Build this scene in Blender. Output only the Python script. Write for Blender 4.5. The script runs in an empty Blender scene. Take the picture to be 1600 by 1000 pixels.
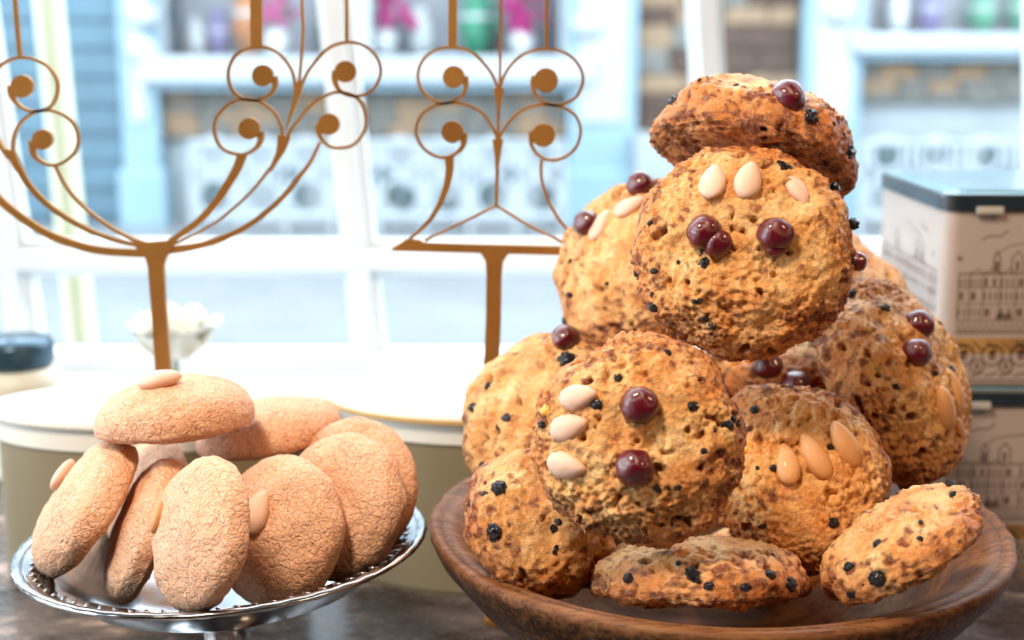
import bpy, bmesh, math, random
import numpy as np
from mathutils import Vector, Matrix
from mathutils.bvhtree import BVHTree

scene = bpy.context.scene
COL = scene.collection
R_ = math.radians
rnd = random.Random(7)

# ------------------------------------------------------------------ camera, sky, lamps, exposure
CAM = Vector((0, 0, 0.35)); PITCH = R_(11); F = 50 / 36 * 1600
cd = bpy.data.cameras.new('camera'); cam = bpy.data.objects.new('camera', cd); COL.objects.link(cam)
cam.location = CAM; cam.rotation_euler = (math.pi / 2 - PITCH, 0, 0)
cd.lens = 50; cd.sensor_width = 36; cd.clip_start = 0.02; cd.clip_end = 200
cd.dof.use_dof = True; cd.dof.focus_distance = 0.648; cd.dof.aperture_fstop = 6.3
scene.camera = cam

w = bpy.data.worlds.new('sky'); scene.world = w; w.use_nodes = True
bg = w.node_tree.nodes['Background']
bg.inputs[0].default_value = (0.80, 0.91, 1.0, 1); bg.inputs[1].default_value = 8.5

def area(name, loc, target, size, power, col):
    l = bpy.data.lights.new(name, 'AREA'); l.shape = 'DISK'; l.size = size; l.energy = power; l.color = col
    o = bpy.data.objects.new(name, l); COL.objects.link(o); o.location = loc
    o.rotation_euler = (Vector(target) - Vector(loc)).to_track_quat('-Z', 'Y').to_euler()
    return o
area('shop_or_fill_lamp', (-0.34, 0.24, 1.12), (0.05, 0.7, 0.1), 0.24, 14.5, (1.0, 0.80, 0.60))
area('shop_or_fill_lamp', (0.85, 0.05, 1.0), (0.15, 0.7, 0.1), 0.30, 5.5, (1.0, 0.64, 0.36))  # added warm fill to brighten the right leaning scone, no actual fixture

scene.view_settings.view_transform = 'Standard'; scene.view_settings.look = 'None'
scene.view_settings.exposure = 0.12; scene.view_settings.gamma = 1.0
scene.view_settings.use_curve_mapping = False
scene.cycles.caustics_reflective = False; scene.cycles.caustics_refractive = False
scene.cycles.sample_clamp_indirect = 6.0

CR = Vector((1, 0, 0)); CU = Vector((0, math.sin(PITCH), math.cos(PITCH))); CF = Vector((0, math.cos(PITCH), -math.sin(PITCH)))
def ray(px, py): return (CF + CR * ((px - 800) / F) + CU * ((500 - py) / F))
def P(px, py, Y):
    d = ray(px, py); return CAM + d * (Y / d.y)

# ------------------------------------------------------------------ material helpers
def newmat(name):
    m = bpy.data.materials.new(name); m.use_nodes = True
    nt = m.node_tree; return m, nt, nt.nodes['Principled BSDF']
def N(nt, t, **kw):
    n = nt.nodes.new(t)
    for k, v in kw.items():
        if k in n.inputs: n.inputs[k].default_value = v
        else: setattr(n, k, v)
    return n
def L(nt, a, b): nt.links.new(a, b)
def ramp(nt, fac, stops, interp='LINEAR'):
    r = nt.nodes.new('ShaderNodeValToRGB'); r.color_ramp.interpolation = interp
    e = r.color_ramp.elements
    while len(e) < len(stops): e.new(0.5)
    for el, (p, c) in zip(e, stops):
        el.position = p; el.color = (*c, 1)
    L(nt, fac, r.inputs[0]); return r.outputs[0]
def mix(nt, fac, a, b, mode='MIX'):
    n = nt.nodes.new('ShaderNodeMix'); n.data_type = 'RGBA'; n.blend_type = mode
    for s, v in ((0, fac), (6, a), (7, b)):
        if hasattr(v, 'links'): L(nt, v, n.inputs[s])
        elif s == 0: n.inputs[0].default_value = v
        else: n.inputs[s].default_value = (*v, 1)
    return n.outputs[2]
def coords(nt, scale=(1, 1, 1), rnd_off=False):
    tc = nt.nodes.new('ShaderNodeTexCoord')
    mp = nt.nodes.new('ShaderNodeMapping'); mp.inputs['Scale'].default_value = scale
    L(nt, tc.outputs['Object'], mp.inputs[0])
    if rnd_off:
        oi = nt.nodes.new('ShaderNodeObjectInfo'); ml = nt.nodes.new('ShaderNodeVectorMath'); ml.operation = 'SCALE'
        ml.inputs[0].default_value = (37, 91, 53); L(nt, oi.outputs['Random'], ml.inputs['Scale'])
        L(nt, ml.outputs[0], mp.inputs['Location'])
    return mp.outputs[0]
def bump(nt, h, bsdf, strength, dist, prev=None):
    b = nt.nodes.new('ShaderNodeBump'); b.inputs['Strength'].default_value = strength; b.inputs['Distance'].default_value = dist
    L(nt, h, b.inputs['Height'])
    if prev is not None: L(nt, prev, b.inputs['Normal'])
    L(nt, b.outputs[0], bsdf.inputs['Normal']); return b.outputs[0]
def simple(name, col, rough=0.6, metal=0.0, var=0.12, scale=30, coat=0.0, bmp=0.15, dist=0.001):
    m, nt, b = newmat(name)
    c = coords(nt); n = N(nt, 'ShaderNodeTexNoise', Scale=scale, Detail=5.0); L(nt, c, n.inputs['Vector'])
    lo = tuple(x * (1 - var) for x in col); hi = tuple(min(1, x * (1 + var)) for x in col)
    L(nt, ramp(nt, n.outputs[0], [(0.3, lo), (0.7, hi)]), b.inputs['Base Color'])
    b.inputs['Roughness'].default_value = rough; b.inputs['Metallic'].default_value = metal
    b.inputs['Coat Weight'].default_value = coat
    if bmp: bump(nt, n.outputs[0], b, bmp, dist)
    return m

# baked scone crust: colour follows the vertex attribute "toast" plus fine grain
def scone_material():
    m, nt, b = newmat('scone_crust')
    c = coords(nt, rnd_off=True)
    at = N(nt, 'ShaderNodeAttribute', attribute_name='toast'); rim = N(nt, 'ShaderNodeAttribute', attribute_name='rim')
    n1 = N(nt, 'ShaderNodeTexNoise', Scale=55.0, Detail=4.0, Roughness=0.6); L(nt, c, n1.inputs['Vector'])
    n2 = N(nt, 'ShaderNodeTexNoise', Scale=420.0, Detail=5.0, Roughness=0.7, Distortion=0.8); L(nt, c, n2.inputs['Vector'])
    base = ramp(nt, n1.outputs[0], [(0.34, (0.91, 0.59, 0.27)), (0.50, (0.86, 0.44, 0.145)), (0.66, (0.74, 0.28, 0.065))])
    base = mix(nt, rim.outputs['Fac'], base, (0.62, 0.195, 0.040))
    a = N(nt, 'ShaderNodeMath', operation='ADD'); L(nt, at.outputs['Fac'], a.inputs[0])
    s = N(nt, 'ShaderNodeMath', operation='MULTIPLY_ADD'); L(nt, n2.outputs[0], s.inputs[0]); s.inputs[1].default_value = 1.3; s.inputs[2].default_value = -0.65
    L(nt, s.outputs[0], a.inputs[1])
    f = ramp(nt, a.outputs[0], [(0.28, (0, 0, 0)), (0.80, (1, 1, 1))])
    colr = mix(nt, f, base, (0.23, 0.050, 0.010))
    hi = ramp(nt, n2.outputs[0], [(0.52, (0, 0, 0)), (0.72, (0.55, 0.55, 0.55))])
    colr = mix(nt, hi, colr, (0.92, 0.66, 0.36))
    L(nt, colr, b.inputs['Base Color'])
    b.inputs['Roughness'].default_value = 0.44; b.inputs['Specular IOR Level'].default_value = 0.45
    v = N(nt, 'ShaderNodeTexVoronoi', Scale=330.0); L(nt, c, v.inputs['Vector'])
    p = bump(nt, n2.outputs[0], b, 1.0, 0.0016)
    bump(nt, v.outputs['Distance'], b, 0.35, 0.0006, p)
    return m
def macaroon_material():
    m, nt, b = newmat('macaroon_crust')
    c = coords(nt, rnd_off=True)
    n0 = N(nt, 'ShaderNodeTexNoise', Scale=160.0, Detail=3.0); L(nt, c, n0.inputs['Vector'])
    ad = N(nt, 'ShaderNodeVectorMath', operation='MULTIPLY_ADD'); L(nt, n0.outputs['Color'], ad.inputs[0])
    ad.inputs[1].default_value = (0.005,) * 3; L(nt, c, ad.inputs[2])
    v = N(nt, 'ShaderNodeTexVoronoi', feature='DISTANCE_TO_EDGE', Scale=300.0); L(nt, ad.outputs[0], v.inputs['Vector'])
    v2 = N(nt, 'ShaderNodeTexVoronoi', feature='DISTANCE_TO_EDGE', Scale=75.0); L(nt, ad.outputs[0], v2.inputs['Vector'])
    n2 = N(nt, 'ShaderNodeTexNoise', Scale=900.0, Detail=4.0, Roughness=0.7); L(nt, c, n2.inputs['Vector'])
    nb = N(nt, 'ShaderNodeTexNoise', Scale=45.0, Detail=3.0); L(nt, c, nb.inputs['Vector'])
    base = ramp(nt, nb.outputs[0], [(0.32, (0.80, 0.445, 0.265)), (0.68, (0.71, 0.34, 0.18))])
    k = ramp(nt, v.outputs['Distance'], [(0.0, (0.45,) * 3), (0.07, (0, 0, 0))])
    nm = N(nt, 'ShaderNodeTexNoise', Scale=70.0, Detail=2.0); L(nt, c, nm.inputs['Vector'])
    k = mix(nt, ramp(nt, nm.outputs[0], [(0.40, (0.1,) * 3), (0.6, (1, 1, 1))]), (0, 0, 0), k)
    base = mix(nt, k, base, (0.40, 0.13, 0.045))
    k2 = ramp(nt, v2.outputs['Distance'], [(0.0, (0.55,) * 3), (0.03, (0, 0, 0))])
    base = mix(nt, k2, base, (0.33, 0.10, 0.035))
    sg = ramp(nt, n2.outputs[0], [(0.46, (0, 0, 0)), (0.66, (0.6,) * 3)])
    base = mix(nt, sg, base, (0.90, 0.70, 0.56))
    L(nt, base, b.inputs['Base Color']); b.inputs['Roughness'].default_value = 0.7
    h1 = ramp(nt, v.outputs['Distance'], [(0.0, (0, 0, 0)), (0.16, (1, 1, 1))])
    p = bump(nt, h1, b, 0.55, 0.0007)
    h2 = ramp(nt, v2.outputs['Distance'], [(0.0, (0, 0, 0)), (0.05, (1, 1, 1))])
    p = bump(nt, h2, b, 0.25, 0.0006, p)
    n4 = N(nt, 'ShaderNodeTexNoise', Scale=330.0, Detail=3.0); L(nt, c, n4.inputs['Vector'])
    p = bump(nt, n4.outputs[0], b, 0.9, 0.0012, p)
    bump(nt, n2.outputs[0], b, 0.7, 0.0006, p)
    return m
def cherry_material():
    m, nt, b = newmat('glace_cherry')
    c = coords(nt, rnd_off=True)
    n = N(nt, 'ShaderNodeTexNoise', Scale=110.0, Detail=4.0, Distortion=1.0); L(nt, c, n.inputs['Vector'])
    L(nt, ramp(nt, n.outputs[0], [(0.35, (0.045, 0.0015, 0.006)), (0.65, (0.17, 0.006, 0.018))]), b.inputs['Base Color'])
    b.inputs['Roughness'].default_value = 0.16; b.inputs['Coat Weight'].default_value = 0.7; b.inputs['Coat Roughness'].default_value = 0.06
    b.inputs['Subsurface Weight'].default_value = 0.25; b.inputs['Subsurface Radius'].default_value = (0.006, 0.001, 0.001)
    b.inputs['Subsurface Scale'].default_value = 0.6
    bump(nt, n.outputs[0], b, 0.25, 0.0008); return m
def wood_material():
    m, nt, b = newmat('turned_sycamore')
    c = coords(nt, (1, 11, 11))
    n = N(nt, 'ShaderNodeTexNoise', Scale=11.0, Detail=8.0, Roughness=0.65, Distortion=0.4); L(nt, c, n.inputs['Vector'])
    c2 = coords(nt, (3, 1, 1))
    n2 = N(nt, 'ShaderNodeTexNoise', Scale=9.0, Detail=4.0); L(nt, c2, n2.inputs['Vector'])
    base = ramp(nt, n.outputs[0], [(0.34, (0.080, 0.026, 0.008)), (0.46, (0.185, 0.070, 0.024)), (0.62, (0.29, 0.125, 0.048))])
    base = mix(nt, ramp(nt, n2.outputs[0], [(0.35, (0.0,) * 3), (0.7, (0.5,) * 3)]), base, (0.14, 0.058, 0.024))
    nf = N(nt, 'ShaderNodeTexNoise', Scale=14.0, Detail=3.0, Roughness=0.5); L(nt, coords(nt, (1.2, 34, 34)), nf.inputs['Vector'])
    base = mix(nt, ramp(nt, nf.outputs[0], [(0.36, (0.65,) * 3), (0.46, (0, 0, 0))]), base, (0.055, 0.020, 0.008))
    at = N(nt, 'ShaderNodeAttribute', attribute_name='worn')
    n3 = N(nt, 'ShaderNodeTexNoise', Scale=330.0, Detail=6.0); L(nt, coords(nt), n3.inputs['Vector'])
    s = N(nt, 'ShaderNodeMath', operation='MULTIPLY'); L(nt, at.outputs['Fac'], s.inputs[0])
    L(nt, ramp(nt, n3.outputs[0], [(0.42, (0.35,) * 3), (0.55, (1, 1, 1))]), s.inputs[1])
    base = mix(nt, s.outputs[0], base, (0.022, 0.009, 0.006))
    L(nt, base, b.inputs['Base Color']); b.inputs['Roughness'].default_value = 0.50; b.inputs['Specular IOR Level'].default_value = 0.18
    bump(nt, n.outputs[0], b, 0.25, 0.0006); return m
def slate_material():
    m, nt, b = newmat('worn_marble_counter')
    c = coords(nt, (1, 1.8, 1))
    n = N(nt, 'ShaderNodeTexNoise', Scale=17.0, Detail=9.0, Roughness=0.68, Distortion=0.6); L(nt, c, n.inputs['Vector'])
    n2 = N(nt, 'ShaderNodeTexNoise', Scale=120.0, Detail=6.0); L(nt, c, n2.inputs['Vector'])
    base = ramp(nt, n.outputs[0], [(0.36, (0.035, 0.022, 0.020)), (0.50, (0.10, 0.085, 0.085)), (0.58, (0.17, 0.13, 0.12)), (0.66, (0.48, 0.36, 0.31))])
    L(nt, base, b.inputs['Base Color'])
    L(nt, ramp(nt, n2.outputs[0], [(0.35, (0.08,) * 3), (0.65, (0.32,) * 3)]), b.inputs['Roughness'])
    bump(nt, n2.outputs[0], b, 0.35, 0.0008); return m
def brass_material():
    m, nt, b = newmat('brushed_brass')
    c = coords(nt, (1, 1, 0.15))
    n = N(nt, 'ShaderNodeTexNoise', Scale=600.0, Detail=3.0); L(nt, c, n.inputs['Vector'])
    n1 = N(nt, 'ShaderNodeTexNoise', Scale=14.0, Detail=4.0); L(nt, coords(nt), n1.inputs['Vector'])
    L(nt, ramp(nt, n1.outputs[0], [(0.35, (0.37, 0.175, 0.042)), (0.65, (0.55, 0.275, 0.075))]), b.inputs['Base Color'])
    b.inputs['Metallic'].default_value = 0.6; b.inputs['Roughness'].default_value = 0.38
    bump(nt, n.outputs[0], b, 0.12, 0.0003); return m
def silver_material():
    m, nt, b = newmat('polished_silver')
    c = coords(nt)
    n = N(nt, 'ShaderNodeTexNoise', Scale=40.0, Detail=6.0); L(nt, c, n.inputs['Vector'])
    L(nt, ramp(nt, n.outputs[0], [(0.35, (0.42, 0.43, 0.45)), (0.6, (0.72, 0.73, 0.76))]), b.inputs['Base Color'])
    b.inputs['Metallic'].default_value = 1.0
    L(nt, ramp(nt, n.outputs[0], [(0.3, (0.20,) * 3), (0.7, (0.10,) * 3)]), b.inputs['Roughness'])
    return m
def glass_material():
    m = bpy.data.materials.new('window_glass'); m.use_nodes = True; nt = m.node_tree; nt.nodes.clear()
    o = nt.nodes.new('ShaderNodeOutputMaterial'); t = nt.nodes.new('ShaderNodeBsdfTransparent'); g = nt.nodes.new('ShaderNodeBsdfGlossy')
    g.inputs['Roughness'].default_value = 0.02; t.inputs[0].default_value = (0.97, 0.985, 0.98, 1)
    fr = nt.nodes.new('ShaderNodeFresnel'); fr.inputs[0].default_value = 1.35
    mx = nt.nodes.new('ShaderNodeMixShader'); L(nt, fr.outputs[0], mx.inputs[0]); L(nt, t.outputs[0], mx.inputs[1]); L(nt, g.outputs[0], mx.inputs[2])
    L(nt, mx.outputs[0], o.inputs[0]); return m

M = dict(
    scone=scone_material(), macaroon=macaroon_material(), cherry=cherry_material(), wood=wood_material(), slate=slate_material(),
    brass=brass_material(), silver=silver_material(), glass=glass_material(),
    almond=simple('blanched_almond', (0.78, 0.50, 0.37), 0.42, var=0.10, scale=180, bmp=0.3, dist=0.0006, coat=0.1),
    almond_gold=simple('roasted_almond', (0.66, 0.32, 0.12), 0.40, var=0.18, scale=160, bmp=0.3, dist=0.0006, coat=0.15),
    currant=simple('currant', (0.014, 0.008, 0.011), 0.30, var=0.5, scale=500, bmp=0.9, dist=0.0010, coat=0.3),
    peel=simple('candied_peel', (0.85, 0.36, 0.04), 0.3, var=0.2, scale=300, coat=0.3),
    tin_cream=simple('printed_tin_cream', (0.44, 0.37, 0.335), 0.40, var=0.04, scale=8, coat=0.15, bmp=0),
    tin_line=simple('print_brown_line', (0.17, 0.115, 0.095), 0.45, var=0.2, scale=60, bmp=0),
    tin_gold=simple('print_gold_band', (0.40, 0.22, 0.08), 0.38, var=0.3, scale=40, bmp=0),
    tin_black=simple('tin_lid_dark', (0.012, 0.022, 0.032), 0.30, var=0.2, scale=20, coat=0.3, bmp=0),
    tin_blue=simple('tin_lid_top_blue', (0.16, 0.33, 0.42), 0.22, var=0.1, scale=20, coat=0.3, bmp=0),
    clasp=simple('pale_clasp', (0.62, 0.60, 0.56), 0.35, metal=0.3, bmp=0),
    khaki=simple('khaki_canister', (0.25, 0.20, 0.115), 0.5, var=0.06, scale=12, bmp=0),
    cream=simple('cream_lid', (0.83, 0.80, 0.72), 0.45, var=0.04, scale=12, bmp=0),
    ochre=simple('ochre_edge', (0.62, 0.38, 0.12), 0.45, var=0.08, scale=20, bmp=0),
    white=simple('white_gloss_paint', (0.72, 0.76, 0.79), 0.45, var=0.06, scale=9),
    petal=simple('cream_petal', (0.95, 0.94, 0.86), 0.6, var=0.05, scale=40),
    leaf=simple('leaf_green', (0.09, 0.20, 0.07), 0.5, var=0.3, scale=60),
    plaster=simple('brown_plaster', (0.20, 0.16, 0.125), 0.85, var=0.05, scale=5),
    floorwood=simple('oak_floor', (0.22, 0.13, 0.075), 0.5, var=0.25, scale=7),
    jarblue=simple('jar_lid_blue', (0.045, 0.10, 0.15), 0.25, metal=0.4, var=0.1, bmp=0),
    jarcream=simple('stoneware_cream', (0.78, 0.76, 0.66), 0.4, var=0.05, scale=20, bmp=0),
    fblue=simple('powder_blue_paint', (0.150, 0.235, 0.292), 0.6, var=0.06, scale=3),
    fblue_deep=simple('slate_blue_paint', (0.048, 0.099, 0.136), 0.6, var=0.12, scale=3),
    fpale=simple('pale_blue_render', (0.204, 0.235, 0.255), 0.7, var=0.08, scale=4),
    fsill=simple('white_blue_sill', (0.258, 0.292, 0.320), 0.5, var=0.04, scale=4),
    mortar=simple('mortar', (0.102, 0.092, 0.082), 0.9, var=0.15, scale=20),
    stone_a=simple('stone_tan', (0.175, 0.120, 0.075), 0.85, var=0.25, scale=9),
    stone_b=simple('stone_grey', (0.102, 0.102, 0.095), 0.85, var=0.25, scale=9),
    stone_c=simple('stone_umber', (0.051, 0.031, 0.022), 0.85, var=0.3, scale=9),
    paving=simple('wet_paving', (0.150, 0.160, 0.170), 0.45, var=0.08, scale=2),
    asphalt=simple('worn_asphalt', (0.137, 0.148, 0.159), 0.6, var=0.10, scale=3),
    kerb=simple('kerb_stone', (0.048, 0.075, 0.095), 0.7, var=0.15, scale=4),
    dark=simple('dark_interior', (0.03, 0.045, 0.055), 0.6, var=0.3, scale=4),
    shopback=simple('display_backboard', (0.286, 0.292, 0.340), 0.7, var=0.10, scale=2),
    iron=simple('dark_iron', (0.05, 0.08, 0.09), 0.5, var=0.2, scale=20),
    yellowpale=simple('pale_yellow_paint', (0.60, 0.61, 0.42), 0.5, var=0.04, scale=6),
    pink=simple('pink_blossom', (0.422, 0.027, 0.190), 0.6, var=0.25, scale=30),
    orange=simple('orange_ware', (0.476, 0.163, 0.034), 0.5, var=0.15, scale=10),
    purple=simple('lilac_ware', (0.163, 0.136, 0.326), 0.5, var=0.2, scale=20),
    mint=simple('mint_ware', (0.061, 0.286, 0.184), 0.5, var=0.2, scale=10),
    box_brown=simple('brown_wood_edge', (0.34, 0.22, 0.15), 0.5, var=0.15, scale=30),
)

# ------------------------------------------------------------------ object helpers
def tag(o, label=None, cat=None, group=None, kind=None):
    for k, v in (('label', label), ('category', cat), ('group', group), ('kind', kind)):
        if v: o[k] = v
    return o
def empty(name, loc, label=None, cat=None, group=None, kind=None):
    o = bpy.data.objects.new(name, None); o.empty_display_size = 0.02; COL.objects.link(o); o.location = loc
    return tag(o, label, cat, group, kind)
def mesh_obj(name, verts, faces, mat, parent=None, smooth=False, loc=None):
    """verts in world space; stored relative to the parent's location"""
    off = Vector(loc) if loc is not None else (parent.location.copy() if parent else Vector((0, 0, 0)))
    me = bpy.data.meshes.new(name)
    me.from_pydata([tuple(Vector(v) - off) for v in verts], [], faces); me.update()
    if smooth: me.polygons.foreach_set('use_smooth', [True] * len(me.polygons))
    mats = mat if isinstance(mat, (list, tuple)) else [mat]
    for m in mats: me.materials.append(m)
    o = bpy.data.objects.new(name, me); COL.objects.link(o)
    if parent: o.parent = parent
    elif loc is not None: o.location = loc
    return o
class MB:
    def __init__(s): s.v = []; s.f = []
    def add(s, v, f):
        n = len(s.v); s.v += [Vector(x) for x in v]; s.f += [tuple(i + n for i in q) for q in f]; return s
    def box(s, x0, x1, y0, y1, z0, z1, bev=0.0, rot=0.0, piv=None):
        bm = bmesh.new(); bmesh.ops.create_cube(bm, size=1)
        for v in bm.verts: v.co = Vector(((x0 + x1) / 2 + v.co.x * (x1 - x0), (y0 + y1) / 2 + v.co.y * (y1 - y0), (z0 + z1) / 2 + v.co.z * (z1 - z0)))
        if bev: bmesh.ops.bevel(bm, geom=bm.edges[:], offset=bev, segments=2, affect='EDGES', profile=0.6)
        if rot:
            pv = Vector(piv) if piv else Vector(((x0 + x1) / 2, (y0 + y1) / 2, 0))
            bmesh.ops.rotate(bm, verts=bm.verts, cent=pv, matrix=Matrix.Rotation(rot, 3, 'Z'))
        bm.verts.index_update(); s.add([v.co.copy() for v in bm.verts], [[v.index for v in f.verts] for f in bm.faces]); bm.free(); return s
    def lathe(s, prof, c=(0, 0, 0), seg=48, caps=False):
        n = len(prof); v = []; f = []
        for k in range(seg):
            a = 2 * math.pi * k / seg
            for r, z in prof: v.append((c[0] + r * math.cos(a), c[1] + r * math.sin(a), c[2] + z))
        for k in range(seg):
            k2 = (k + 1) % seg
            for i in range(n - 1): f.append((k * n + i, k2 * n + i, k2 * n + i + 1, k * n + i + 1))
        if caps:
            f.append([k * n for k in range(seg)][::-1]); f.append([k * n + n - 1 for k in range(seg)])
        return s.add(v, f)
    def ball(s, c, r, sub=2, sc=(1, 1, 1)):
        bm = bmesh.new(); bmesh.ops.create_icosphere(bm, subdivisions=sub, radius=1)
        s.add([Vector(c) + Vector((v.co.x * r * sc[0], v.co.y * r * sc[1], v.co.z * r * sc[2])) for v in bm.verts], [[v.index for v in f.verts] for f in bm.faces]); bm.free(); return s
    def ribbon(s, pts, ws, Y, th=0.003):
        """flat sheet-metal strip along pixel points, lying in the plane y = Y"""
        q = [Vector((P(x, y, Y).x, P(x, y, Y).z)) for x, y in pts]
        if not isinstance(ws, (list, tuple)): ws = [ws] * len(q)
        if len(ws) == 2 and len(q) > 2: ws = [ws[0] + (ws[1] - ws[0]) * i / (len(q) - 1) for i in range(len(q))]
        # Catmull-Rom smoothing
        if len(q) > 3:
            qq = []; ww = []
            for i in range(len(q) - 1):
                a = q[max(i - 1, 0)]; b = q[i]; c = q[i + 1]; d = q[min(i + 2, len(q) - 1)]
                for k in range(4):
                    t = k / 4
                    qq.append(0.5 * ((2 * b) + (c - a) * t + (2 * a - 5 * b + 4 * c - d) * t * t + (3 * b - a - 3 * c + d) * t ** 3))
                    ww.append(ws[i] * (1 - t) + ws[i + 1] * t)
            q = qq + [q[-1]]; ws = ww + [ws[-1]]
        v = []; f = []
        k = Y / F * 1.0
        for i, p in enumerate(q):
            t = (q[min(i + 1, len(q) - 1)] - q[max(i - 1, 0)]).normalized(); nrm = Vector((-t.y, t.x)); h = ws[i] * k / 2
            for yy in (Y - th / 2, Y + th / 2):
                for sg in (-1, 1): v.append((p.x + nrm.x * h * sg, yy, p.y + nrm.y * h * sg))
        for i in range(len(q) - 1):
            a = i * 4; b = a + 4
            f += [(a, a + 1, b + 1, b), (a + 2, b + 2, b + 3, a + 3), (a, b, b + 2, a + 2), (a + 1, a + 3, b + 3, b + 1)]
        e = (len(q) - 1) * 4
        f += [(0, 2, 3, 1), (e, e + 1, e + 3, e + 2)]
        return s.add(v, f)
    def plate(s, poly, Y, th=0.003):
        p = [P(x, y, Y) for x, y in poly]; n = len(p)
        v = [(a.x, Y - th / 2, a.z) for a in p] + [(a.x, Y + th / 2, a.z) for a in p]
        f = [list(range(n)), list(range(n, 2 * n))[::-1]] + [(i, i + n, (i + 1) % n + n, (i + 1) % n) for i in range(n)]
        return s.add(v, f)
    def disc(s, cx, cy, r, Y, th=0.003, n=28):
        return s.plate([(cx + r * math.cos(2 * math.pi * i / n), cy + r * math.sin(2 * math.pi * i / n)) for i in range(n)], Y, th)
    def build(s, name, mat, parent=None, smooth=False, loc=None):
        return mesh_obj(name, s.v, s.f, mat, parent, smooth, loc)

# ------------------------------------------------------------------ the room (all around the camera)
WY = 1.50     # window plane
XL, XR, ZF, ZC, YB = -2.4, 2.4, -0.86, 1.95, -2.6
ZW0, ZW1, XW = 0.0, 1.85, 1.5
tag(MB().box(XL, XR, YB, WY + .1, ZF - .1, ZF).build('floor', M['floorwood']), kind='structure')
tag(MB().box(XL, XR, YB, WY + .1, ZC, ZC + .1).build('ceiling', M['plaster']), kind='structure')
mb = MB(); sy0, sy1, sz0, sz1 = -.8, 1.35, .05, 1.8     # left wall opening for an added, unseen window that brings cool side light
mb.box(XL - .1, XL, YB, sy0, ZF, ZC); mb.box(XL - .1, XL, sy1, WY + .1, ZF, ZC); mb.box(XL - .1, XL, sy0, sy1, ZF, sz0); mb.box(XL - .1, XL, sy0, sy1, sz1, ZC)
tag(mb.build('wall_left', M['plaster']), kind='structure')
light_win = empty('added_light_window', (XL, .4, .9), kind='structure')
MB().box(XL - .06, XL - .03, sy0, sy1, .88, .92, .003).build('glazing_bar', M['white'], light_win); MB().box(XL - .06, XL - .03, .38, .42, sz0, sz1, .003).build('glazing_bar', M['white'], light_win)
MB().box(XL - .05, XL - .046, sy0, sy1, sz0, sz1).build('pane', M['glass'], light_win)
tag(MB().box(XR, XR + .1, YB, WY + .1, ZF, ZC).build('wall_right', M['plaster']), kind='structure')
tag(MB().box(XL, XR, YB - .1, YB, ZF, ZC).build('wall_back', M['plaster']), kind='structure')
mb = MB()
mb.box(XL, XR, WY, WY + .1, ZF, ZW0 - .03); mb.box(XL, XR, WY, WY + .1, ZW1, ZC); mb.box(XL, -XW, WY, WY + .1, ZW0 - .03, ZW1); mb.box(XW, XR, WY, WY + .1, ZW0 - .03, ZW1)
tag(mb.build('wall_front', M['plaster']), kind='structure')

# window: leaning old glazing bars, panes, outer frame
win = empty('window_1', (0, WY, 0), kind='structure')
LEAN = -0.078
def xbar(x, z): return x + LEAN * (z - 0.14)
bars = [-1.275, -0.905, -0.540, -0.165, 0.220, 0.575, 0.945, 1.315]
rails = [0.0, 0.124, 0.66, 1.18, 1.82]
MBW = 0.018
for x in bars:
    m = MB()
    for (w_, y0, y1) in ((MBW, WY + .012, WY + .036), (MBW * .55, WY - .004, WY + .012)):
        v = []
        for z in (0.0, 1.84):
            xx = xbar(x, z)
            v += [(xx - w_, y0, z), (xx + w_, y0, z), (xx + w_, y1, z), (xx - w_, y1, z)]
        m.add(v, [(0, 1, 2, 3), (7, 6, 5, 4), (0, 4, 5, 1), (1, 5, 6, 2), (2, 6, 7, 3), (3, 7, 4, 0)])
    m.build('mullion', M['white'], win)
for z in rails[1:-1]:
    m = MB().box(-XW, XW, WY + .010, WY + .034, z - .019, z + .019, .003); m.box(-XW, XW, WY - .008, WY + .012, z - .010, z + .010, .002)
    m.build('glazing_bar', M['white'], win)
m = MB().box(-XW, XW, WY - .01, WY + .05, -.03, .02, .004); m.box(-XW, XW, WY - .01, WY + .05, 1.81, 1.85, .004); m.box(-XW, -XW + .05, WY - .01, WY + .05, 0, 1.85, .004); m.box(XW - .05, XW, WY - .01, WY + .05, 0, 1.85, .004)
m.build('window_frame', M['white'], win)
for zi in range(4):
    z0, z1 = rails[zi] + .012, rails[zi + 1] - .012
    for i in range(len(bars) - 1):
        v = []
        for yy in (WY + .022, WY + .025):
            v += [(xbar(bars[i], z0) + .012, yy, z0), (xbar(bars[i + 1], z0) - .012, yy, z0), (xbar(bars[i + 1], z1) - .012, yy, z1), (xbar(bars[i], z1) + .012, yy, z1)]
        MB().add(v[:4], [(0, 1, 2, 3)]).build('pane', M['glass'], win)
# white sill in front of the window, dark marble counter before it
m = MB().box(-XW, XW, 1.12, WY + .01, -.030, 0.004, .004); tag(m.build('trim_1', M['white']), kind='structure')
ctr = MB().box(-1.6, 1.6, -0.02 + .18, 1.118, -.035, 0, .004).build('marble_counter', M['slate'], loc=(0, .7, -.035))
tag(ctr, 'dark veined marble counter top under the bowl and the cake stand', 'counter')
m = MB().box(-1.55, 1.55, .25, 1.10, ZF, -.036, .003); tag(m.build('counter_cabinet', M['plaster']), 'painted cabinet carrying the marble counter top', 'cabinet')

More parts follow.
